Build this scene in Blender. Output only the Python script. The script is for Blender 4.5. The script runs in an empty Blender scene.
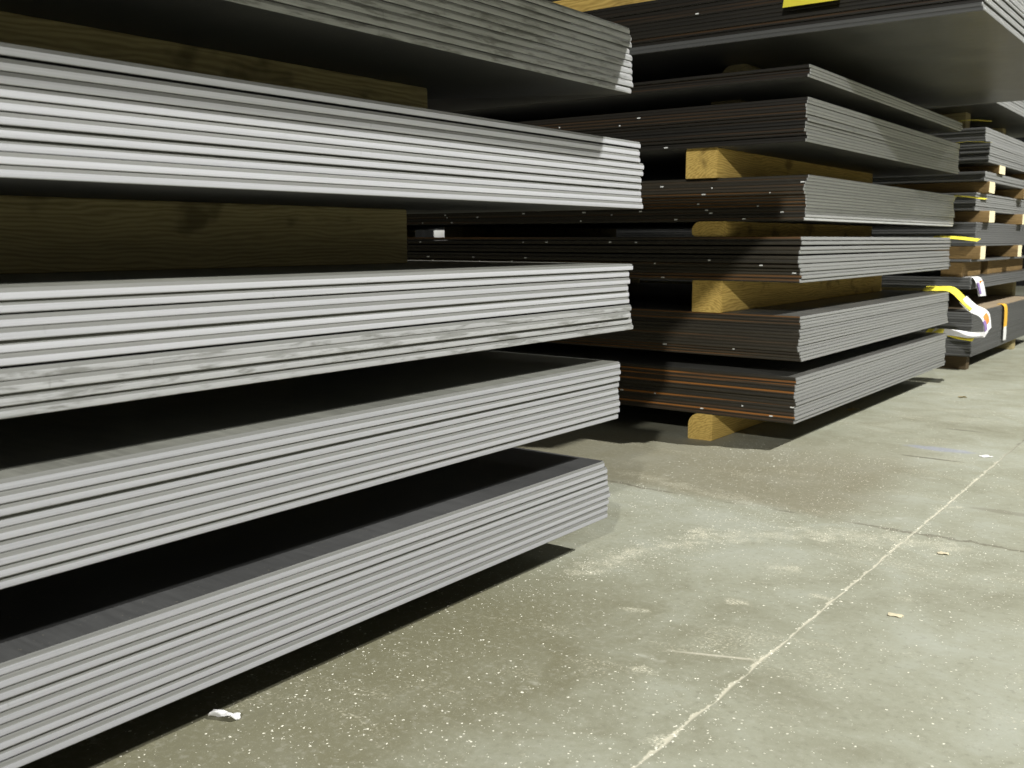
import bpy, bmesh, math, random
from mathutils import Vector, noise
random.seed(7)
scene = bpy.context.scene
COL = scene.collection

# ------------------------------------------------------------------ render look
vs = scene.view_settings
vs.view_transform = 'Standard'
vs.look = 'None'
vs.gamma = 1.0
vs.exposure = 0.2
vs.use_curve_mapping = False

# ------------------------------------------------------------------ node helpers
class NT:
    def __init__(self, name):
        self.m = bpy.data.materials.new(name)
        self.m.use_nodes = True
        self.t = self.m.node_tree
        self.t.nodes.clear()
        self.out = self.n('ShaderNodeOutputMaterial')
        self.b = self.n('ShaderNodeBsdfPrincipled')
        self.l(self.b.outputs[0], self.out.inputs[0])
    def n(self, typ, **kw):
        nd = self.t.nodes.new(typ)
        for k, v in kw.items():
            setattr(nd, k, v)
        return nd
    def l(self, a, b):
        self.t.links.new(a, b)
    def put(self, sock, v):
        if isinstance(v, bpy.types.NodeSocket):
            self.l(v, sock)
        elif isinstance(v, (tuple, list)) and len(v) == 3 and sock.type == 'RGBA':
            sock.default_value = (*v, 1)
        else:
            sock.default_value = v
    def coord(self):
        return self.n('ShaderNodeTexCoord').outputs['Object']
    def mapping(self, vec, scale=(1, 1, 1), loc=(0, 0, 0)):
        m = self.n('ShaderNodeMapping')
        self.put(m.inputs['Vector'], vec)
        m.inputs['Scale'].default_value = scale
        self.put(m.inputs['Location'], loc)
        return m.outputs[0]
    def noise(self, vec, scale=5, detail=3, rough=.5, dist=0, dim='3D', w=None):
        nd = self.n('ShaderNodeTexNoise')
        nd.noise_dimensions = dim
        self.put(nd.inputs['Vector'], vec)
        if w is not None:
            self.put(nd.inputs['W'], w)
        nd.inputs['Scale'].default_value = scale
        nd.inputs['Detail'].default_value = detail
        nd.inputs['Roughness'].default_value = rough
        nd.inputs['Distortion'].default_value = dist
        return nd.outputs[0]
    def ramp(self, fac, stops, interp='LINEAR'):
        r = self.n('ShaderNodeValToRGB')
        self.put(r.inputs[0], fac)
        e = r.color_ramp.elements
        r.color_ramp.interpolation = interp
        while len(e) < len(stops):
            e.new(.5)
        for k, (p, c) in enumerate(stops):
            e[k].position = p
            if not isinstance(c, (tuple, list)):
                c = (c, c, c)
            e[k].color = (*c, 1)
        return r.outputs[0]
    def math(self, op, a, b=0.0, c=0.0, clamp=False):
        m = self.n('ShaderNodeMath', operation=op)
        m.use_clamp = clamp
        self.put(m.inputs[0], a)
        self.put(m.inputs[1], b)
        if op in ('MULTIPLY_ADD', 'SMOOTH_MIN', 'WRAP', 'COMPARE'):
            self.put(m.inputs[2], c)
        return m.outputs[0]
    def step(self, v, lo, hi):
        m = self.n('ShaderNodeMapRange', interpolation_type='SMOOTHSTEP')
        self.put(m.inputs[0], v)
        m.inputs[1].default_value = lo
        m.inputs[2].default_value = hi
        m.inputs[3].default_value = 0
        m.inputs[4].default_value = 1
        return m.outputs[0]
    def mix(self, fac, a, b, blend='MIX'):
        m = self.n('ShaderNodeMix', data_type='RGBA', blend_type=blend)
        self.put(m.inputs[0], fac)
        self.put(m.inputs[6], a)
        self.put(m.inputs[7], b)
        return m.outputs[2]
    def xyz(self, vec):
        s = self.n('ShaderNodeSeparateXYZ')
        self.put(s.inputs[0], vec)
        return s.outputs
    def rnd(self):
        return self.n('ShaderNodeObjectInfo').outputs['Random']
    def bump(self, h, strength=.3, dist=.002):
        b = self.n('ShaderNodeBump')
        b.inputs['Strength'].default_value = strength
        b.inputs['Distance'].default_value = dist
        self.put(b.inputs['Height'], h)
        self.l(b.outputs[0], self.b.inputs['Normal'])
    def fin(self, color, rough=.6, metal=0., spec=.5):
        self.put(self.b.inputs['Base Color'], color)
        self.put(self.b.inputs['Roughness'], rough)
        self.put(self.b.inputs['Metallic'], metal)
        self.b.inputs['Specular IOR Level'].default_value = spec
        return self.m

def rand_shift(k, vec, amt=37.0):
    r = k.math('MULTIPLY', k.rnd(), amt)
    c = k.n('ShaderNodeCombineXYZ')
    for i in range(3):
        k.put(c.inputs[i], r)
    a = k.n('ShaderNodeVectorMath', operation='ADD')
    k.put(a.inputs[0], vec)
    k.put(a.inputs[1], c.outputs[0])
    return a.outputs[0]

def m_scale(name, c0, c1, rough):
    k = NT(name)
    v = rand_shift(k, k.coord())
    n1 = k.noise(v, 2.2, 5, .6)
    n2 = k.noise(k.mapping(v, (6, 60, 6)), 1.5, 4, .6)
    f = k.math('MULTIPLY_ADD', n1, .6, k.math('MULTIPLY', n2, .4))
    dust = k.step(k.noise(v, 160, 2, .5), .70, .78)
    c = k.ramp(f, [(.35, c0), (.65, c1)])
    c = k.mix(k.math('MULTIPLY', dust, .35), c, (.42, .38, .27))
    k.bump(k.noise(v, 90, 3), .15, .001)
    return k.fin(c, k.ramp(f, [(.3, rough - .08), (.7, rough + .1)]), 0, .5)

def m_edge(name, base, dark, smudge=(.62, .74), amt=.6, rough=.5, streak=(14, 1.6, 420)):
    k = NT(name)
    v = rand_shift(k, k.coord())
    st = k.noise(k.mapping(v, streak), 1.0, 4, .6)
    blot = k.noise(k.mapping(v, (9, 9, 60)), 1.0, 5, .65, .3)
    nick = k.noise(k.mapping(v, (70, 70, 25)), 1.0, 2, .5)
    c = k.ramp(st, [(.3, tuple(x * .86 for x in base)), (.62, base)])
    s = k.math('MULTIPLY', k.step(blot, *smudge), amt)
    c = k.mix(s, c, dark)
    c = k.mix(k.math('MULTIPLY', k.step(nick, .70, .80), .30), c, dark)
    r = k.rnd()
    tone = k.n('ShaderNodeHueSaturation')
    k.put(tone.inputs['Color'], c)
    k.put(tone.inputs['Value'], k.math('MULTIPLY_ADD', r, .12, .94))
    k.bump(st, .2, .001)
    return k.fin(tone.outputs[0], rough, 0, .4)

def m_oxide(name, tone=1., rust=.85, fl=.66, rlo=.40, rcol=(.17, .075, .016)):
    """flame-blackened plate end with rust streaks and flecks of white paint"""
    k = NT(name)
    co = k.coord()
    r = k.rnd()
    v = rand_shift(k, co)
    n = k.noise(k.mapping(v, (1.3, 8, 90)), 1.0, 5, .6)
    fine = k.noise(k.mapping(v, (30, 30, 300)), 1.0, 3, .6)
    c = k.ramp(n, [(.3, (.018 * tone, .015 * tone, .009 * tone)), (.7, (.044 * tone, .035 * tone, .020 * tone))])
    rustiness = k.step(r, rlo, rlo + .35)
    rf = k.math('MULTIPLY', k.math('MULTIPLY', rustiness, k.step(k.xyz(co)[2], .005, .009)), k.step(k.noise(k.mapping(v, (.9, 5, 70)), 1.0, 4, .65), .38, .60))
    c = k.mix(k.math('MULTIPLY', rf, rust), c, rcol)
    c = k.mix(k.math('MULTIPLY', k.step(fine, .55, .7), .25), c, (.085 * tone, .08 * tone, .06 * tone))
    # paint flecks: short dashes along the end
    x = k.xyz(v)
    vv = k.n('ShaderNodeTexVoronoi', voronoi_dimensions='1D', feature='F1')
    k.put(vv.inputs['W'], x[0])
    vv.inputs['Scale'].default_value = 6.0
    ln = k.math('MULTIPLY_ADD', k.xyz(vv.outputs['Color'])[1], .045, .018)
    near = k.math('LESS_THAN', vv.outputs['Distance'], ln)
    some = k.math('GREATER_THAN', k.xyz(vv.outputs['Color'])[0], fl)
    lz = k.xyz(co)[2]
    band = k.math('MULTIPLY', k.math('GREATER_THAN', lz, .0065), k.math('LESS_THAN', lz, .0115))
    pl = k.math('GREATER_THAN', k.math('FRACT', k.math('MULTIPLY', r, 7.31)), .45)
    f = k.math('MULTIPLY', k.math('MULTIPLY', near, some), k.math('MULTIPLY', band, pl))
    c = k.mix(f, c, (.85, .85, .80))
    return k.fin(c, .55, 0, .35)

def m_wood(name, light, dark, knots=.5):
    """grain runs along local Y, rings show on the ends"""
    k = NT(name)
    v = rand_shift(k, k.coord(), 3.0)
    s = k.xyz(k.coord())
    r = k.rnd()
    wob = k.noise(k.mapping(v, (7, 1.6, 7)), 1.0, 4, .55)
    dx = k.math('ADD', s[0], k.math('MULTIPLY_ADD', r, .12, -.08))
    dz = k.math('ADD', s[2], .09)
    d = k.math('SQRT', k.math('ADD', k.math('MULTIPLY', dx, dx), k.math('MULTIPLY', dz, dz)))
    d = k.math('ADD', d, k.math('MULTIPLY', wob, .10))
    ring = k.math('SINE', k.math('MULTIPLY', d, 620))
    ring = k.math('MULTIPLY_ADD', ring, .5, .5)
    fib = k.noise(k.mapping(v, (90, 5, 90)), 1.0, 4, .6)
    f = k.math('MULTIPLY_ADD', ring, .28, k.math('MULTIPLY', fib, .72))
    c = k.ramp(f, [(.2, dark), (.65, light)])
    kn = k.step(k.noise(k.mapping(v, (8, 5, 8)), 1.0, 3, .55), .60, .74)
    c = k.mix(k.math('MULTIPLY', kn, knots), c, tuple(x * .3 for x in dark))
    k.bump(f, .3, .002)
    return k.fin(c, .75, 0, .25)

def m_plain(name, col, rough=.6, var=.12, scale=20):
    k = NT(name)
    n = k.noise(k.coord(), scale, 3)
    c = k.ramp(n, [(.3, tuple(x * (1 - var) for x in col)), (.7, col)])
    return k.fin(c, rough, 0, .3)

def m_floor():
    k = NT('concrete')
    co = k.coord()
    s = k.xyz(co)
    X, Y = s[0], s[1]
    big = k.noise(co, .9, 6, .62, .4)
    mid = k.noise(co, 5.0, 6, .65, .6)
    fin = k.noise(co, 60, 4, .6)
    gr = k.noise(co, 320, 2, .5)
    base = k.ramp(k.math('MULTIPLY_ADD', big, .55, k.math('MULTIPLY', mid, .45)),
                  [(.34, (.225, .218, .148)), (.50, (.315, .316, .236)), (.66, (.385, .394, .322))])
    # darker brown strip of floor beside the near plate bay
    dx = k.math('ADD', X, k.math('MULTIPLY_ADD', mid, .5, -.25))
    bay_tone = k.math('SUBTRACT', 1.0, k.step(dx, -1.30, -.72))
    bay_tone = k.math('MULTIPLY', bay_tone, k.math('SUBTRACT', 1.0, k.step(Y, 1.75, 2.5)))
    base = k.mix(k.math('MULTIPLY', bay_tone, .78), base, (.150, .138, .075))
    # browner zone of floor starting at the cross crack
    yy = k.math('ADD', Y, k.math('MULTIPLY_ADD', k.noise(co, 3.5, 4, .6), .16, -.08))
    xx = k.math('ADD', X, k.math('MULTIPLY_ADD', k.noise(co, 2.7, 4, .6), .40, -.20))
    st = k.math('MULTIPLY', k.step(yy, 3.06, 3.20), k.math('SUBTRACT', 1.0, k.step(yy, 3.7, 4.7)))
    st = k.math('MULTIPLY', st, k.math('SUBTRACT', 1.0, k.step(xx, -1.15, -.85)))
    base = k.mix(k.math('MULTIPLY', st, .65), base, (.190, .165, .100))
    # mottling
    base = k.mix(k.math('MULTIPLY', k.step(fin, .50, .72), .30), base, (.42, .41, .34))
    base = k.mix(k.math('MULTIPLY', k.step(fin, .46, .30), .30), base, (.16, .15, .11))
    base = k.mix(k.math('MULTIPLY', k.step(gr, .60, .74), .35), base, (.55, .52, .40))
    # trodden sawdust, in drifts
    drift = k.step(k.noise(k.mapping(co, (1.1, 2.2, 1), (.3, .2, 0)), 2.1, 5, .68, .8), .52, .70)
    sp = k.noise(co, 130, 3, .65)
    base = k.mix(k.math('MULTIPLY', k.math('MULTIPLY', drift, k.step(sp, .50, .66)), .75), base, (.62, .58, .44))
    # a swept line of sawdust and loose heaps of it near the joint
    def seg(ax, ay, bx, by, w):
        L2 = (bx - ax) ** 2 + (by - ay) ** 2
        px = k.math('ADD', X, -ax); py = k.math('ADD', Y, -ay)
        t = k.math('DIVIDE', k.math('ADD', k.math('MULTIPLY', px, bx - ax), k.math('MULTIPLY', py, by - ay)), L2, 0, True)
        t.node.use_clamp = True
        ex = k.math('SUBTRACT', px, k.math('MULTIPLY', t, bx - ax)); ey = k.math('SUBTRACT', py, k.math('MULTIPLY', t, by - ay))
        dd = k.math('SQRT', k.math('ADD', k.math('MULTIPLY', ex, ex), k.math('MULTIPLY', ey, ey)))
        return k.math('SUBTRACT', 1.0, k.step(k.math('ADD', dd, k.math('MULTIPLY_ADD', k.noise(co, 13, 5, .75), w * 5.0, -w * 2.5)), w * .25, w * 1.15))
    heap = k.math('MULTIPLY', k.step(k.noise(co, 170, 5, .75), .42, .60), k.step(k.noise(co, 16, 5, .7), .36, .58))
    for sg, am in (((-1.42, 2.20, -1.30, 2.75, .045), .75), ((-1.28, 2.70, -1.05, 2.90, .07), .5), ((-1.0, 2.95, -.70, 3.02, .09), .55), ((-1.9, 3.28, -1.35, 3.16, .06), .35),
                   ((-1.165, 2.04, -1.14, 2.05, .022), .8), ((-.985, 2.235, -.955, 2.245, .024), .8), ((-1.0, 2.56, -.95, 2.575, .03), .55), ((-.975, 1.755, -.95, 1.76, .018), .7),
                   ((-.80, 1.50, -.785, 1.56, .022), .8), ((-.80, 1.94, -.79, 1.97, .018), .8), ((-.79, 3.45, -.77, 3.52, .03), .8), ((-.66, 2.49, -.645, 2.51, .022), .6), ((-.835, 2.40, -.80, 2.40, .014), .7)):
        base = k.mix(k.math('MULTIPLY', k.math('MULTIPLY', seg(*sg), heap), am), base, (.74, .70, .54))
    # light scuffed patches
    pat = k.step(k.noise(k.mapping(co, (1, 1.5, 1), (4, 1, 0)), 6.5, 4, .6, .3), .66, .74)
    base = k.mix(k.math('MULTIPLY', pat, .35), base, (.56, .55, .46))
    # saw joint filled with sawdust, parallel to the bays
    jx = k.math('ABSOLUTE', k.math('ADD', k.math('ADD', X, .785), k.math('MULTIPLY_ADD', k.noise(co, 9, 4, .7), .030, -.015)))
    wid = k.math('MULTIPLY_ADD', k.noise(co, 18, 4, .75), .022, -.0085)
    jm = k.math('SUBTRACT', 1.0, k.step(k.math('SUBTRACT', jx, wid), -.002, .003))
    far = k.step(Y, 3.9, 5.0)
    jc = k.mix(far, (.66, .62, .48), (.17, .16, .12))
    base = k.mix(k.math('MULTIPLY', jm, .75), base, jc)
    # cross crack
    cy = k.math('ABSOLUTE', k.math('ADD', k.math('ADD', Y, -3.12), k.math('MULTIPLY_ADD', k.noise(co, 4.5, 5, .7), .14, -.07)))
    cm = k.math('SUBTRACT', 1.0, k.step(cy, .003, .012))
    cm = k.math('MULTIPLY', cm, k.step(k.noise(co, 3.1, 3, .6), .42, .55))
    base = k.mix(k.math('MULTIPLY', cm, .55), base, (.10, .08, .05))
    # light hairline scratch
    sy = k.math('ABSOLUTE', k.math('ADD', k.math('ADD', Y, k.math('MULTIPLY', X, -.4)), -2.263))
    sm = k.math('MULTIPLY', k.math('SUBTRACT', 1.0, k.step(sy, .002, .008)),
                k.math('MULTIPLY', k.step(X, -1.0, -.9), k.math('SUBTRACT', 1.0, k.step(X, -.82, -.79))))
    base = k.mix(k.math('MULTIPLY', sm, .6), base, (.62, .58, .46))
    # dark scrapes and a smear of blue chalk
    def blob(cx, cyy, rx, ry):
        a = k.math('DIVIDE', k.math('ADD', X, -cx), rx)
        b = k.math('DIVIDE', k.math('ADD', Y, -cyy), ry)
        d = k.math('ADD', k.math('MULTIPLY', a, a), k.math('MULTIPLY', b, b))
        d = k.math('ADD', d, k.math('MULTIPLY_ADD', k.noise(co, 16, 4, .7), 1.6, -.8))
        return k.math('SUBTRACT', 1.0, k.step(d, .3, 1.1))
    base = k.mix(k.math('MULTIPLY', blob(-1.03, 4.48, .17, .05), .45), base, (.27, .29, .42))
    base = k.mix(k.math('MULTIPLY', blob(-1.03, 4.265, .14, .014), .7), base, (.12, .105, .07))
    base = k.mix(k.math('MULTIPLY', blob(-1.06, 5.0, .09, .016), .6), base, (.13, .115, .08))
    base = k.mix(k.math('MULTIPLY', blob(-.60, 3.55, .12, .03), .4), base, (.16, .14, .10))
    h = k.math('ADD', k.math('MULTIPLY', fin, .5), k.math('MULTIPLY', jm, -1.0))
    k.bump(h, .25, .004)
    return k.fin(base, k.ramp(big, [(.3, .50), (.7, .72)]), 0, .35)

SCALE_L = m_scale('mill_scale', (.038, .038, .037), (.068, .068, .066), .44)
SCALE_T = m_scale('dusty_mill_scale', (.10, .10, .085), (.20, .20, .17), .5)
SCALE_R = m_scale('dark_mill_scale', (.050, .049, .044), (.095, .092, .080), .36)
EDGE_ST = m_edge('smudged_upper_edge', (.36, .36, .35), (.11, .11, .095), (.48, .64), .62)
EDGE_B = m_edge('bright_sheared_edge', (.495, .495, .515), (.26, .26, .24), (.64, .78), .45)
EDGE_M = m_edge('dull_sheared_edge', (.415, .415, .430), (.20, .20, .185), (.60, .76), .5)
EDGE_S = m_edge('smudged_sheared_edge', (.42, .42, .42), (.12, .12, .10), (.48, .64), .65)
EDGE_T = m_edge('torn_upper_edge', (.165, .165, .150), (.08, .08, .07), (.60, .75), .4, .7)
EDGE_R = m_edge('grey_sheared_edge', (.235, .235, .222), (.10, .10, .085), (.62, .8), .4, .5)
EDGE_RT = m_edge('grey_upper_edge', (.180, .180, .168), (.08, .08, .07), (.62, .8), .4, .6)
EDGE_P = m_edge('pale_grey_edge', (.42, .42, .40), (.16, .16, .14), (.56, .74), .5, .5)
EDGE_PT = m_edge('pale_grey_upper_edge', (.33, .33, .31), (.14, .14, .12), (.56, .74), .5, .6)
EDGE_K = m_edge('dark_grey_edge', (.085, .085, .080), (.04, .04, .035), (.62, .8), .4, .5)
EDGE_KK = m_edge('charcoal_edge', (.130, .130, .125), (.06, .06, .05), (.62, .8), .4, .5)
OXIDE = m_oxide('oxidised_plate_end')
OXIDE_D = m_oxide('black_plate_end', .38, .25, .95)
OXIDE_R = m_oxide('rusty_plate_end', 1., .95, .86, .25, (.36, .135, .018))
WOOD_Y = m_wood('pine', (.66, .46, .13), (.36, .22, .05), .65)
WOOD_D = m_wood('old_pine', (.40, .33, .16), (.20, .155, .07), .6)
WOOD_W = m_wood('brown_pine', (.24, .155, .060), (.13, .080, .028), .4)  # brown wood for the far-bay timbers
WOOD_X = m_wood('black_old_timber', (.10, .07, .035), (.05, .035, .018), .4)
WOOD_E = m_wood('pale_end_pine', (.86, .78, .52), (.70, .58, .32), .1)  # much paler wood, only on the aisle end of the brown cross timbers
YELLOW = m_plain('yellow_paper', (.90, .77, .07), .6, .06)
WHITE = m_plain('white_paper', (.82, .81, .78), .6, .06)
ORANGE = m_plain('orange_print', (.85, .26, .05), .6, .1)
PURPLE = m_plain('violet_print', (.25, .17, .38), .6, .1)
BOARD = m_plain('brown_board', (.40, .31, .20), .8, .25, 9)
WALLM = m_plain('dark_cladding', (.007, .007, .006), .8, .2, 3)
COLM = m_plain('white_paint', (.80, .79, .74), .5, .08, 6)
CHIP = m_plain('pale_wood_chip', (.72, .64, .44), .8, .15, 60)
DUSTM = m_plain('sawdust_grain', (.88, .85, .70), .85, .2, 3)
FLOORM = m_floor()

# ------------------------------------------------------------------ object helpers
def link(name, me, mats, loc=(0, 0, 0), rotz=0., parent=None):
    o = bpy.data.objects.new(name, me)
    for m in mats:
        me.materials.append(m)
    COL.objects.link(o)
    o.location = loc
    o.rotation_euler = (0, 0, rotz)
    if parent:
        o.parent = parent
    return o

def tag(o, label, cat, group=None):
    o['label'] = label
    o['category'] = cat
    if group:
        o['group'] = group
    return o

def mesh_of(bm, name, smooth=None):
    bmesh.ops.recalc_face_normals(bm, faces=bm.faces)
    me = bpy.data.meshes.new(name)
    bm.to_mesh(me)
    bm.free()
    if smooth is not None:
        for p in me.polygons:
            p.use_smooth = True
        me.set_sharp_from_angle(angle=math.radians(smooth))
    return me

def plate_mesh(name, w, ln, t, prof, r=.0065):
    """plate lying from x=-w..0 (front edge at x=0), y=-ln/2..ln/2, z=0..t.
    prof: (inset, height fraction) going up; material slots 0 faces, 1 front edge, 2 upper edge band, 3 end"""
    bm = bmesh.new()
    rings = []
    for ins, zf in prof:
        ring = []
        x0, x1, y0, y1 = -w + ins, -ins, -ln / 2 + ins, ln / 2 - ins
        rr = r
        for cx, cyy, a0 in ((x1 - rr, y1 - rr, 0), (x0 + rr, y1 - rr, 90), (x0 + rr, y0 + rr, 180), (x1 - rr, y0 + rr, 270)):
            for s in range(5):
                a = math.radians(a0 + 22.5 * s)
                ring.append(bm.verts.new((cx + rr * math.cos(a), cyy + rr * math.sin(a), zf * t)))
        rings.append(ring)
    n = len(rings[0])
    for q, (a, b) in enumerate(zip(rings, rings[1:])):
        zm = (prof[q][1] + prof[q + 1][1]) / 2
        for i in range(n):
            f = bm.faces.new((a[i], a[(i + 1) % n], b[(i + 1) % n], b[i]))
            c = f.calc_center_median()
            if c.y < -ln / 2 + .006 and c.x < -.004:
                f.material_index = 3
            else:
                f.material_index = 2 if zm > .65 else 1
    f = bm.faces.new(list(reversed(rings[0]))); f.material_index = 0
    f = bm.faces.new(rings[-1]); f.material_index = 0
    return mesh_of(bm, name, 40)

PROF_L = [(.0014, 0), (.0004, .05), (0, .13), (0, .63), (.0010, .68), (.0013, .72), (.0019, .91), (.0025, .96), (.0036, 1)]
PROF_R = [(.0010, 0), (.0003, .06), (0, .14), (0, .66), (.0005, .72), (.0007, .90), (.0011, .96), (.0017, 1)]

ORD = ['topmost', 'second', 'third', 'fourth', 'fifth', 'sixth', 'seventh', 'eighth', 'ninth', 'tenth', 'eleventh',
       'twelfth', 'thirteenth', 'fourteenth', 'fifteenth', 'sixteenth', 'seventeenth', 'eighteenth']

def pile(where, look, xf, y0, y1, width, z0, z1, dys, dxs=None, gaps=None, prof=PROF_L, mats=None, low=None, end_at='far'):
    """dys: per plate from the top, shift along the bay (m); gaps: {index from top: extra gap under it}"""
    n = len(dys)
    gaps = gaps or {}
    tot = (z1 - z0) - sum(gaps.values())
    pitch = tot / n
    t = pitch - .0006
    ln = y1 - y0
    me = plate_mesh('steel_plate', width, ln, t, prof)
    me_low = None
    z = z1
    for i in range(n):
        z -= pitch
        data = me
        use = mats
        if low and i >= low[0]:
            if me_low is None:
                me_low = me.copy()
                for q, m in enumerate(low[1]):
                    me_low.materials[q] = m
            data = me_low
            use = []
        o = bpy.data.objects.new('steel_plate', data)
        if data is me and not me.materials:
            for m in mats:
                me.materials.append(m)
        COL.objects.link(o)
        dx = dxs[i] if dxs else random.uniform(-.0035, .0035)
        o.location = (xf + dx, (y0 + y1) / 2 + dys[i], z)
        o.rotation_euler = (0, 0, random.uniform(-.0012, .0012))
        if n == 1:
            lab = 'single thin %s plate between %s' % (look, where)
        elif i == n - 1:
            lab = 'bottom %s plate in %s' % (look, where)
        elif i == 0:
            lab = 'topmost %s plate in %s' % (look, where)
        else:
            lab = '%s %s plate from top in %s' % (ORD[i], look, where)
        tag(o, lab, 'steel plate', 'plates in %s' % where)
        z -= gaps.get(i, 0)

def timber(label, c0, c1, w, h, mat, axis='Y', rad=(.006, .006, .004, .004), group=None):
    """beam from c0 to c1 along axis; c = (cross position, z base); rad: corner radii top-left, top-right, bottom-right, bottom-left as seen looking along +local Y"""
    a, b, cross, z = c0, c1, None, None
    (p0, q, z) = c0
    p1 = c1
    ln = p1 - p0
    bm = bmesh.new()
    prof = []
    rtl, rtr, rbr, rbl = rad
    for (cx, cz, sx, sz, r, a0) in ((-w / 2, h, 1, -1, rtl, 180), (w / 2, h, -1, -1, rtr, 90), (w / 2, 0, -1, 1, rbr, 0), (-w / 2, 0, 1, 1, rbl, 270)):
        st = 7 if r > .02 else 3
        for s in range(st + 1):
            ang = math.radians(a0 - 90 * s / st)
            prof.append((cx + sx * r + r * math.cos(ang), cz + sz * r + r * math.sin(ang)))
    ends = []
    e = .004
    rings = []
    nseg = 8
    ys = [0, e] + [e + (ln - 2 * e) * i / nseg for i in range(1, nseg)] + [ln - e, ln]
    for iy, y in enumerate(ys):
        sc = .97 if iy in (0, len(ys) - 1) else 1.0
        ring = []
        for x, zz in prof:
            ring.append(bm.verts.new((x * sc, y, h / 2 + (zz - h / 2) * (sc if zz > h * .02 and zz < h * .98 else 1))))
        rings.append(ring)
    n = len(prof)
    for ra, rb in zip(rings, rings[1:]):
        for i in range(n):
            bm.faces.new((ra[i], ra[(i + 1) % n], rb[(i + 1) % n], rb[i]))
    bm.faces.new(rings[0]); bm.faces.new(list(reversed(rings[-1])))
    me = mesh_of(bm, 'timber', 35)
    if axis == 'Y':
        o = link('timber', me, [mat], (q, p0, z))
    else:
        o = link('timber', me, [mat], (p0, q, z), -math.pi / 2)
        if mat is WOOD_W:
            me.materials.append(WOOD_E)
            for pf in me.polygons:
                if pf.center.y > ln - .002 and pf.normal.y > .8:
                    pf.material_index = 1
    return tag(o, label, 'timber', group)

def ribbon_mesh(pts, side, th=.0012):
    """a sheet following pts (centre line), half width vector side"""
    bm = bmesh.new()
    sv = Vector(side)
    top, bot = [], []
    P = [Vector(p) for p in pts]
    for i, p in enumerate(P):
        d = (P[min(i + 1, len(P) - 1)] - P[max(i - 1, 0)]).normalized()
        nrm = sv.cross(d).normalized()
        top.append((bm.verts.new(p - sv + nrm * th / 2), bm.verts.new(p + sv + nrm * th / 2)))
        bot.append((bm.verts.new(p - sv - nrm * th / 2), bm.verts.new(p + sv - nrm * th / 2)))
    for i in range(len(P) - 1):
        bm.faces.new((top[i][0], top[i][1], top[i + 1][1], top[i + 1][0]))
        bm.faces.new((bot[i][0], bot[i + 1][0], bot[i + 1][1], bot[i][1]))
        bm.faces.new((top[i][0], top[i + 1][0], bot[i + 1][0], bot[i][0]))
        bm.faces.new((top[i][1], bot[i][1], bot[i + 1][1], top[i + 1][1]))
    for e in (0, -1):
        bm.faces.new((top[e][0], bot[e][0], bot[e][1], top[e][1]))
    return mesh_of(bm, 'paper')

def sub(pts, n=4):
    out = []
    P = [Vector(p) for p in pts]
    for i in range(len(P) - 1):
        p0, p1, p2, p3 = P[max(i - 1, 0)], P[i], P[i + 1], P[min(i + 2, len(P) - 1)]
        for s in range(n):
            t = s / n
            out.append(.5 * ((2 * p1) + (p2 - p0) * t + (2 * p0 - 5 * p1 + 4 * p2 - p3) * t * t + (3 * p1 - p0 - 3 * p2 + p3) * t ** 3))
    out.append(P[-1])
    return out

# ------------------------------------------------------------------ the setting
def struct(name, bm, mat):
    o = link(name, mesh_of(bm, name), [mat])
    o['kind'] = 'structure'
    return o

def box_bm(x0, x1, y0, y1, z0, z1):
    bm = bmesh.new()
    r = bmesh.ops.create_cube(bm, size=1)
    for v in r['verts']:
        v.co = (x0 + (v.co.x + .5) * (x1 - x0), y0 + (v.co.y + .5) * (y1 - y0), z0 + (v.co.z + .5) * (z1 - z0))
    return bm

bm = bmesh.new()
vv = [bm.verts.new(p) for p in ((-12, -6, 0), (10, -6, 0), (10, 22, 0), (-12, 22, 0))]
bm.faces.new(vv)
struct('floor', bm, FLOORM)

def ribbed_wall(along, const, a0, a1, z1):
    bm = bmesh.new()
    pts = []
    a = a0
    while a < a1:
        pts += [(a, 0), (a + .18, 0), (a + .21, .035), (a + .27, .035)]
        a += .30
    lo, hi = [], []
    for p, d in pts:
        co = (const + d, p) if along == 'Y' else (p, const - d)
        lo.append(bm.verts.new((*co, 0))); hi.append(bm.verts.new((*co, z1)))
    for i in range(len(pts) - 1):
        bm.faces.new((lo[i], lo[i + 1], hi[i + 1], hi[i]))
    return bm
struct('wall_left', ribbed_wall('Y', -11.5, -6, 22, 5), WALLM)
struct('wall_right', ribbed_wall('Y', 9.6, -6, 22, 5), m_plain('grey_cladding', (.09, .09, .085), .8, .1, 3))
struct('wall_back', ribbed_wall('X', 21.5, -11.5, 10, 5), WALLM)

# ------------------------------------------------------------------ near bay (bright edges)
XL, LY0, LY1, LW = -1.453, -.02, 2.51, 4.9
ML = [SCALE_L, EDGE_B, EDGE_T, EDGE_B]
MD = [SCALE_L, EDGE_M, EDGE_T, EDGE_M]
MS = [SCALE_L, EDGE_S, EDGE_T, EDGE_S]
K = .0049
def dl(xs, ref):          # measured ends of the plates -> shifts along the bay
    return [(x - ref) * K for x in xs]
NB = 'pile of the near bay'
LO = ['the lowest', 'the second-lowest', 'the third-lowest', 'the fourth-lowest', 'the fifth-lowest', 'the sixth-lowest', 'the seventh-lowest', 'the eighth-lowest', 'the ninth-lowest']
def at(xs, s): return [v / s for v in xs]
M1 = [SCALE_L, EDGE_S, EDGE_ST, EDGE_S]
MT = [SCALE_T, EDGE_B, EDGE_T, EDGE_B]
MDT = [SCALE_T, EDGE_M, EDGE_T, EDGE_M]
d = dl([604.5, 607, 608, 609.5, 611, 612, 610.5, 609.5, 608.8], 606)
pile(LO[0] + ' ' + NB, 'bright-edged', -1.453, LY0, 2.393, LW, .100, .272, d, mats=MD)
d = dl([619.6, 619, 618.7, 619.2, 619, 620, 620, 619.6, 619.3], 619)
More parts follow.
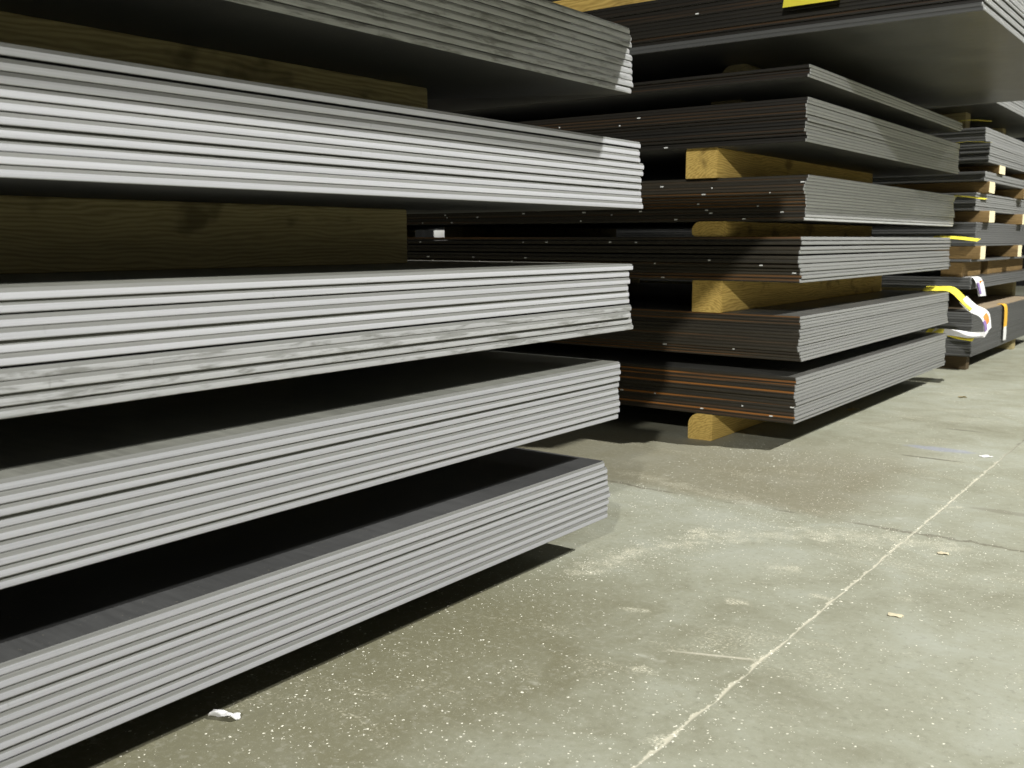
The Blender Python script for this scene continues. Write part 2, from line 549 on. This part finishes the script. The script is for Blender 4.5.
pile(LO[1] + ' ' + NB, 'bright-edged', -1.434, LY0, 2.428, LW, .391, .556, d, mats=MDT, low=(1, MD))
d = dl([631.8, 628.6, 629.2, 626.8, 629, 629, 630.5, 629, 632.3, 634.6], 633)
pile(LO[2] + ' ' + NB, 'bright-edged', -1.414, LY0, 2.464, LW, .646, .833, d, mats=MT, low=(6, MS), gaps={1: .002, 5: .003})
d = dl([641, 638.4, 638.4, 643.6, 643, 641, 641.8, 642.5, 642.5, 642.8], 642)
pile(LO[3] + ' ' + NB, 'bright-edged', -1.4035, LY0, 2.484, LW, .985, 1.169, d, mats=ML, gaps={0: .004, 4: .001})
d = dl([629.2, 631.8, 631.6, 630.2, 632.7, 632.5, 633.5, 632.7, 633.2, 632], 631)
pile(LO[4] + ' ' + NB, 'smudged', -1.4235, LY0, 2.448, LW, 1.297, 1.471, d, mats=M1)
pile('the wide top pile of the near bay', 'broad', -.975, LY0, 2.535, 5.2, 1.600, 1.708,
     [0, .004, -.003, .002, 0, .003], mats=[SCALE_L, EDGE_R, EDGE_RT, OXIDE], prof=PROF_R)

tn = 'long dark timber lying under %s of the near bay'
for (z, h, end, nm) in ((0, .100, 2.05, 'the lowest pile'), (.272, .119, 2.0, 'the second-lowest pile'), (.556, .090, 1.71, 'the third-lowest pile'),
                        (.833, .152, 2.11, 'the fourth-lowest pile'), (1.169, .128, 2.03, 'the fifth-lowest pile'), (1.471, .129, 2.2, 'the top pile')):
    w = .15
    xf = -1.80 if nm == 'the fifth-lowest pile' else -1.955
    timber(tn % nm, (.05, xf - w / 2, z), end, w, h, WOOD_D)
    timber('rear dark timber deep inside, under %s of the near bay' % nm, (.05, -4.6, z), end, w, h, WOOD_D)

# ------------------------------------------------------------------ middle bay (grey edges, oxidised ends)
XR, RY0, RY1, RW = -1.527, 4.05, 6.57, 4.95
MR = [SCALE_R, EDGE_R, EDGE_RT, OXIDE]
KR = .006
MB = 'pile of the middle bay'
def dr(xs, ref): return [(x - ref) * KR * .8 for x in xs]
NR = dict(prof=PROF_R, mats=MR)
NU = dict(prof=PROF_R, mats=[SCALE_R, EDGE_P, EDGE_PT, OXIDE_D])
def rs(xs, n, ref):         # measured corner profile of a pile, read off for n plates
    out = []
    for k in range(n):
        f = k / (n - 1) * (len(xs) - 1)
        a = min(int(f), len(xs) - 2)
        out.append((xs[a] + (xs[a + 1] - xs[a]) * (f - a) - ref) * KR + random.uniform(-.004, .004))
    return out
pile(LO[0] + ' ' + MB, 'grey-edged', XR, RY0, RY1, RW, .120, .320, rs([798.2, 798.2, 796.6, 797.6, 795.7, 798.2, 798.6, 796.6, 797.6, 796.6, 797], 13, 797.5), prof=PROF_R, mats=[SCALE_R, EDGE_R, EDGE_RT, OXIDE_R])
pile(LO[1] + ' ' + MB, 'grey-edged', XR, RY0 + .02, RY1, RW, .385, .579, rs([799.6, 799.6, 800.2, 799.6, 798.6, 797.6, 798.6, 798.2, 799.6, 801, 802.1], 14, 800), **NR)
pile(LO[2] + ' ' + MB, 'grey-edged', XR, RY0 - .01, RY1 - .03, RW, .720, .912, rs([800.1, 798.9, 797.6, 796.6, 793.5, 796.9, 801, 802, 799.8], 11, 799),
     gaps={0: .003, 1: .007, 3: .007, 5: .003}, **NR)
pile(LO[3] + ' ' + MB, 'grey-edged', XR, RY0 + .02, RY1, RW, .979, 1.168, rs([809.9, 807.4, 803.7, 802.3, 803.7, 806, 807, 808.2, 807.9, 806, 806], 14, 806), prof=PROF_R, mats=[SCALE_R, EDGE_P, EDGE_PT, OXIDE])
pile(LO[4] + ' ' + MB, 'grey-edged', XR, RY0 - .01, RY1 + .03, RW, 1.297, 1.477, rs([808, 805.8, 804.4, 803.7, 805.1, 807, 807.3, 806.6, 804.4, 805.8, 809.4, 805.8], 13, 806), gaps={1: .002, 7: .002}, **NU)
pile('the thin four-plate ' + MB, 'grey-edged', XR, RY0, RY1 + .06, RW, 1.553, 1.604, rs([810, 812, 809.4], 4, 810.4), **NU)
pile('the wide top ' + MB, 'broad', -.895, 4.09, 6.83, 5.6, 1.736, 1.962, [0, .003, -.002, .004, .002, -.004, .003, 0, .002, -.003, .004, .012, 0, 0],
     prof=PROF_R, mats=[SCALE_R, EDGE_R, EDGE_RT, OXIDE_D], low=(12, [SCALE_R, EDGE_R, EDGE_RT, EDGE_K]))

tf = 'front timber holding up %s of the middle bay, its pale end showing'
timber('pale timber block with a rounded corner on the floor under the middle bay', (4.045, -1.967, 0), 6.2, .122, .120, WOOD_Y, rad=(.055, .004, .004, .004))
timber('dark recessed timber between the two lowest piles of the middle bay', (4.75, -2.05, .320), 6.2, .14, .065, WOOD_X)
timber(tf % 'the third-lowest pile', (4.055, -1.957, .579), 6.38, .145, .141, WOOD_Y)
timber(tf % 'the fourth-lowest pile', (4.06, -1.957, .912), 6.09, .170, .067, WOOD_Y, rad=(.04, .004, .004, .02))
timber(tf % 'the fifth-lowest pile', (4.07, -2.007, 1.168), 6.24, .155, .129, WOOD_Y)
timber(tf % 'the four-plate pile', (4.5, -2.1, 1.477), 6.2, .16, .076, WOOD_D)
timber(tf % 'the wide top pile', (4.62, -2.1, 1.604), 6.3, .17, .132, WOOD_D, rad=(.05, .05, .004, .004))
tr = 'rear timber in the dark under %s of the middle bay'
for (z, h, nm, y0) in ((0, .12, 'the lowest pile', 4.1), (.32, .065, 'the second-lowest pile', 4.1), (.579, .141, 'the third-lowest pile', 4.1), (.912, .067, 'the fourth-lowest pile', 4.68),
                   (1.168, .129, 'the fifth-lowest pile', 4.1), (1.477, .076, 'the four-plate pile', 4.1), (1.604, .132, 'the wide top pile', 4.1)):
    timber(tr % nm, (y0, -3.96 if y0 > 4.5 else -3.75, z), 6.5, .14, h, WOOD_D)
    timber('rearmost ' + tr[5:] % nm, (4.9 if y0 > 4.5 else 4.1, -6.0, z), 6.5, .14, h, WOOD_D)
timber('yellow timber laid across the wide top pile of the middle bay', (-3.4, 4.18, 1.962), -1.75, .12, .10, WOOD_Y, axis='X')

# ------------------------------------------------------------------ far bay
FY0, FY1, FW = 7.31, 9.85, 4.6
MF = [SCALE_R, EDGE_KK, EDGE_K, EDGE_K]
MFB = [SCALE_R, EDGE_R, EDGE_RT, EDGE_K]
FB = 'pile of the far bay'
def jit(n, a=.006): return [random.uniform(-a, a) for _ in range(n)]
pile('the lowest and thickest ' + FB, 'dark', -1.535, FY0, FY1, FW, .100, .404, jit(18, .003), prof=PROF_R, mats=[SCALE_R, EDGE_K, EDGE_K, EDGE_K])
pile(LO[1] + ' ' + FB, 'dark', -1.563, FY0, FY1, FW, .562, .643, jit(5), prof=PROF_R, mats=MF)
pile('two rows of timbers in the far bay', 'dark', -1.57, FY0, FY1, FW, .748, .766, [0], prof=PROF_R, mats=MF)
pile(LO[3] + ' ' + FB, 'dark', -1.55, FY0, FY1, FW, .856, 1.017, jit(10, .003), prof=PROF_R, mats=MF)
pile(LO[4] + ' ' + FB, 'grey', -1.565, FY0, FY1, FW, 1.095, 1.215, jit(8, .003), prof=PROF_R, mats=MFB)
pile(LO[5] + ' ' + FB, 'grey', -1.518, FY0, FY1, FW, 1.290, 1.354, jit(3), prof=PROF_R, mats=MFB)
pile(LO[6] + ' ' + FB, 'pale-edged', -1.500, FY0, FY1, FW, 1.410, 1.548, jit(9, .010), prof=PROF_R, mats=MFB)
pile('the second pile down in the far bay', 'pale-edged', -1.530, FY0, FY1, FW, 1.5486, 1.642, jit(5, .004), prof=PROF_R, mats=MFB)
pile('the topmost ' + FB, 'pale-edged', -1.477, FY0, FY1, FW, 1.790, 1.910, jit(6, .004), prof=PROF_R, mats=MFB)

def ft(z0, z1, y, w, xe, nm, mat=WOOD_W, which='nearer', back=None):
    timber('%s cross timber with %s end under %s of the far bay' % (which, 'a pale' if mat is WOOD_W else 'a brown', nm),
           (-4.5 if back is None else back, y, z0), xe, w, z1 - z0, mat, axis='X')
ft(0, .100, 7.42, .10, -1.575, 'the lowest pile', WOOD_X)
ft(0, .100, 9.05, .13, -1.575, 'the lowest pile', WOOD_D, 'farther')
ft(.404, .562, 7.62, .13, -1.86, 'the second-lowest pile', WOOD_D)
ft(.404, .562, 9.72, .13, -1.72, 'the second-lowest pile', WOOD_D, 'farther')
for (y0, y1, nm) in ((7.33, 7.90, 'nearer'), (8.13, 9.5, 'farther')):
    timber('%s brown timber lying lengthwise between thin dark plates of the far bay' % nm, (y0, -1.70, .643), y1, .14, .105, WOOD_W)
ft(.766, .856, 7.40, .16, -1.52, 'the fourth-lowest pile')
ft(.766, .856, 8.70, .16, -1.52, 'the fourth-lowest pile', WOOD_W, 'farther')
ft(1.017, 1.095, 7.56, .18, -1.51, 'the fifth-lowest pile')
ft(1.017, 1.095, 8.75, .18, -1.51, 'the fifth-lowest pile', WOOD_W, 'farther')
ft(1.215, 1.290, 7.50, .18, -1.51, 'the sixth-lowest pile')
ft(1.215, 1.290, 8.75, .18, -1.51, 'the sixth-lowest pile', WOOD_W, 'farther')
ft(1.354, 1.410, 7.74, .20, -1.50, 'the seventh-lowest pile')
ft(1.354, 1.410, 8.85, .20, -1.50, 'the seventh-lowest pile', WOOD_W, 'farther')
ft(1.642, 1.790, 7.75, .14, -1.75, 'the topmost pile', WOOD_D)
ft(1.642, 1.790, 9.0, .14, -1.75, 'the topmost pile', WOOD_D, 'farther')

# brown sheet on the lowest far pile
bm = box_bm(-.95, 0, -.95, .95, 0, .006)
bmesh.ops.subdivide_edges(bm, edges=bm.edges[:], cuts=6, use_grid_fill=True)
for v in bm.verts:
    if v.co.z > .003 or True:
        v.co.x += .008 * noise.noise(Vector((v.co.y * 3, v.co.x * 2, .3)))
o = link('brown_board', mesh_of(bm, 'brown_board'), [BOARD], (-1.548, 8.62, .4042))
tag(o, 'brown board sheet lying on the lowest pile of the far bay', 'board')

# ------------------------------------------------------------------ paper tags
def paper(label, pts, side, mat=YELLOW, th=.0014, parts=()):
    o = link('paper_tag', ribbon_mesh(sub(pts), side, th), [mat])
    tag(o, label, 'tag', 'paper tags on the plate piles')
    for nm, p, s, m, t in parts:
        link(nm, ribbon_mesh(sub(p), s, t), [m], parent=o)
    return o
Yt = 6.64
paper('yellow paper tag sticking out of the four-plate pile of the middle bay', [(-1.64, Yt, 1.607), (-1.50, Yt, 1.622), (-1.37, Yt, 1.606)], (0, .045, .006))
paper('yellow paper tag above the fifth-lowest pile of the middle bay, beside a pale-edged pile', [(-1.62, Yt, 1.4815), (-1.50, Yt, 1.493), (-1.36, Yt, 1.481)], (0, .045, .004))
paper('narrow yellow paper tag on the fourth-lowest pile of the middle bay', [(-1.64, Yt - .05, 1.170), (-1.5, Yt - .05, 1.164), (-1.357, Yt - .05, 1.142)], (0, .045, .004))
paper('yellow paper tag on the third-lowest pile of the middle bay', [(-1.64, Yt - .08, .914), (-1.52, Yt - .08, .912), (-1.375, Yt - .08, .896)], (0, .05, .008))
paper('large yellow and white paper tag drooping from the second-lowest pile of the middle bay',
      [(-1.68, Yt - .06, .5935), (-1.60, Yt - .06, .596), (-1.520, Yt - .03, .590), (-1.45, Yt, .520), (-1.40, Yt, .476)], (0, .06, .012), YELLOW, .0015,
      [('white_slip', [(-1.46, Yt, .531), (-1.40, Yt, .477), (-1.345, Yt, .452), (-1.318, Yt, .415), (-1.306, Yt, .340)], (.006, .060, .018), WHITE, .0026),
       ('orange_print', [(-1.330, Yt - .005, .440), (-1.316, Yt - .005, .418), (-1.310, Yt - .005, .385)], (.003, .030, .012), ORANGE, .0036),
       ('violet_print', [(-1.322, Yt - .05, .405), (-1.312, Yt - .05, .38), (-1.307, Yt - .05, .345)], (.003, .014, .006), PURPLE, .0040)])
paper('white and yellow paper tag on the lowest pile of the middle bay',
      [(-1.66, Yt - .03, .3225), (-1.57, Yt, .3225), (-1.48, Yt + .09, .290), (-1.40, Yt + .09, .280)], (0, .05, .012), YELLOW, .0015,
      [('white_slip', [(-1.62, Yt - .02, .326), (-1.50, Yt + .04, .315), (-1.42, Yt + .09, .302), (-1.33, Yt + .09, .312)], (0, .05, .014), WHITE, .0016)])
paper('white paper tag with orange and violet print on the second-lowest pile of the far bay',
      [(-1.618, 7.405, .6437), (-1.59, 7.402, .6437), (-1.557, 7.40, .6437), (-1.525, 7.38, .61), (-1.510, 7.42, .515)], (.01, .065, 0), WHITE, .0015,
      [('orange_print', [(-1.522, 7.41, .620), (-1.512, 7.44, .54)], (.003, .032, 0), ORANGE, .003),
       ('violet_print', [(-1.524, 7.33, .610), (-1.508, 7.36, .53)], (.002, .02, 0), PURPLE, .003)])
paper('orange-yellow paper tag hanging down the face of the lowest pile of the far bay',
      [(-1.58, 8.32, .4115), (-1.535, 8.32, .409), (-1.520, 8.325, .37), (-1.520, 8.34, .235)], (0, .055, 0), m_plain('amber_paper', (.86, .48, .05), .6, .08), .0015,
      [('white_slip', [(-1.519, 8.335, .24), (-1.519, 8.34, .135)], (0, .05, 0), WHITE, .002)])
paper('bright yellow paper tag hanging on the dark end of the wide top pile, middle bay',
      [(-1.53, 4.10, 1.9635), (-1.53, 4.078, 1.958), (-1.53, 4.066, 1.92), (-1.53, 4.040, 1.836)], (.118, 0, 0), YELLOW, .0015)

# ------------------------------------------------------------------ bits on the floor
def scrap(label, name, loc, size, rz, mat, cat, seed, curl=0.):
    rng = random.Random(seed)
    bm = bmesh.new()
    nx, ny = 10, 5
    g = {}
    lx, ly = size[0], size[1]
    for s, zz in ((1, 0.0016), (-1, 0)):
        for i in range(nx + 1):
            for j in range(ny + 1):
                u, v = i / nx - .5, j / ny - .5
                ed = .12 * noise.noise(Vector((u * 5 + seed, v * 5, 1)))
                x, y = lx * (u + ed * (abs(u) > .3)), ly * (v + ed)
                h = size[2] * (.5 + noise.noise(Vector((u * 3 + seed, v * 3, 2)))) * (1 - (2 * u) ** 4 * .6)
                h += curl * (2 * v) ** 2 * ly
                g[s, i, j] = bm.verts.new((x, y, max(h, 0.0004) + zz))
    for i in range(nx):
        for j in range(ny):
            bm.faces.new((g[1, i, j], g[1, i + 1, j], g[1, i + 1, j + 1], g[1, i, j + 1]))
            bm.faces.new((g[-1, i, j], g[-1, i, j + 1], g[-1, i + 1, j + 1], g[-1, i + 1, j]))
    for i in range(nx):
        for j in (0, ny):
            bm.faces.new((g[1, i, j], g[1, i + 1, j], g[-1, i + 1, j], g[-1, i, j]))
    for j in range(ny):
        for i in (0, nx):
            bm.faces.new((g[1, i, j], g[1, i, j + 1], g[-1, i, j + 1], g[-1, i, j]))
    o = link(name, mesh_of(bm, name, 50), [mat], loc, rz)
    return tag(o, label, cat)
scrap('crumpled white paper scrap on the floor beside the lowest near pile', 'paper_scrap', (-1.500, 1.090, .0003), (.062, .020, .010), math.radians(22), WHITE, 'paper', 3, .22)
scrap('pale wood chip on the floor right of the saw joint, by the cross crack', 'wood_chip', (-.659, 2.958, .0003), (.030, .018, .004), .3, CHIP, 'wood chip', 5)
scrap('white chip on the floor beside the far end of the saw joint', 'wood_chip', (-.845, 4.434, .0003), (.045, .030, .004), .9, WHITE, 'wood chip', 8)
scrap('pale flat wood chip alone on the grey floor at right', 'wood_chip', (-.631, 2.384, .0003), (.034, .016, .003), .1, CHIP, 'wood chip', 11)
scrap('brown chip of wood on the floor near the far bay', 'wood_chip', (-1.30, 6.05, .0003), (.04, .025, .010), .5, WOOD_D, 'wood chip', 14)
scrap('broken brown wood chip in the shadow under the lowest middle pile', 'wood_chip', (-1.665, 5.25, .0003), (.07, .03, .010), 1.2, WOOD_D, 'wood chip', 17)

bm = bmesh.new()
rng = random.Random(21)
def fleck(x, y, s):
    a = rng.uniform(0, 6.28)
    e = rng.uniform(.35, 1)
    h = s * rng.uniform(.2, .5)
    vs_ = []
    for q in range(4):
        an = a + q * 1.5708 + rng.uniform(-.3, .3)
        rr = s * (1 if q % 2 == 0 else e)
        vs_.append(bm.verts.new((x + rr * math.cos(an), y + rr * math.sin(an), .0002)))
    tp = bm.verts.new((x, y, h))
    for q in range(4):
        bm.faces.new((vs_[q], vs_[(q + 1) % 4], tp))
cnt = 0
while cnt < 17000:
    x = rng.uniform(-1.86, .5); y = rng.uniform(.7, 6.5)
    d = .25 + .9 * max(0, noise.noise(Vector((x * 1.6, y * 1.2, 4.2))) + .1)
    d += 3.2 * math.exp(-((x + 1.35 - .25 * (y - 2.4)) ** 2) / .006) * math.exp(-((y - 2.48) ** 2) / .08)
    d += 1.2 * math.exp(-((y - 3.02) ** 2) / .012) * math.exp(-((x + .9) ** 2) / .08)
    d += .7 * math.exp(-((y - 3.02) ** 2) / .03) * (x < -.7)
    if x > -.7: d *= .85
    if y > 4.2: d *= .35
    if rng.random() * 1.6 > d: continue
    fleck(x, y, min(.0036, .0010 + rng.expovariate(1 / .0008)))
    cnt += 1
for _ in range(500):                       # grains caught along the saw joint
    y = rng.uniform(1.0, 4.4)
    fleck(-.785 + rng.gauss(0, .010), y, min(.005, .001 + rng.expovariate(1 / .0012)))
o = link('sawdust', mesh_of(bm, 'sawdust'), [DUSTM])
o['kind'] = 'stuff'
tag(o, 'pale sawdust grains scattered over the grey concrete floor', 'sawdust')

# white column added to make the bright spot in the middle bay gap
bm = bmesh.new()
w, dpt, tw = .18, .18, .012
sec = [(-w/2, -dpt/2), (w/2, -dpt/2), (w/2, -dpt/2+tw), (tw/2, -dpt/2+tw), (tw/2, dpt/2-tw), (w/2, dpt/2-tw), (w/2, dpt/2), (-w/2, dpt/2), (-w/2, dpt/2-tw), (-tw/2, dpt/2-tw), (-tw/2, -dpt/2+tw), (-w/2, -dpt/2+tw)]
lo = [bm.verts.new((x, y, 0)) for x, y in sec]
hi = [bm.verts.new((x, y, 5)) for x, y in sec]
for i in range(12):
    bm.faces.new((lo[i], lo[(i+1) % 12], hi[(i+1) % 12], hi[i]))
bm.faces.new(lo); bm.faces.new(list(reversed(hi)))
o = link('spot_column', mesh_of(bm, 'spot_column'), [COLM], (-8.96, 10.33, 0), .72)
tag(o, 'added white column making the bright spot in the gap between middle bay piles', 'column')

# ------------------------------------------------------------------ lights
def lamp(name, loc, w, r=.16, col=(1, 1, .985)):
    l = bpy.data.lights.new(name, 'POINT')
    l.energy = w
    l.shadow_soft_size = r
    l.color = col
    o = bpy.data.objects.new(name, l)
    o.location = loc
    COL.objects.link(o)
lamp('high_bay_lamp', (4.5, 6.3, 8.0), 5300, .10)
lamp('high_bay_lamp', (3.5, -8.0, 6.0), 3700, .15)
lamp('high_bay_lamp', (4.0, 17.5, 8.0), 600, .2)

wd = bpy.data.worlds.new('hall')
scene.world = wd
wd.use_nodes = True
bg = wd.node_tree.nodes['Background']
bg.inputs[0].default_value = (.98, 1.0, .95, 1)
bg.inputs[1].default_value = .09

# ------------------------------------------------------------------ camera
cam = bpy.data.cameras.new('camera')
cam.sensor_width = 36
cam.lens = 36 * 990 / 1024
cam.clip_end = 100
cam.clip_start = .02
cam.dof.use_dof = True
cam.dof.focus_distance = 2.5
cam.dof.aperture_fstop = 8
co = bpy.data.objects.new('camera', cam)
COL.objects.link(co)
co.location = (0, 0, .9)
a = math.atan2(750, math.hypot(990, 144.5))
p = math.atan(144.5 / 990)
co.rotation_euler = (math.pi / 2 - p, 0, a)
scene.camera = co
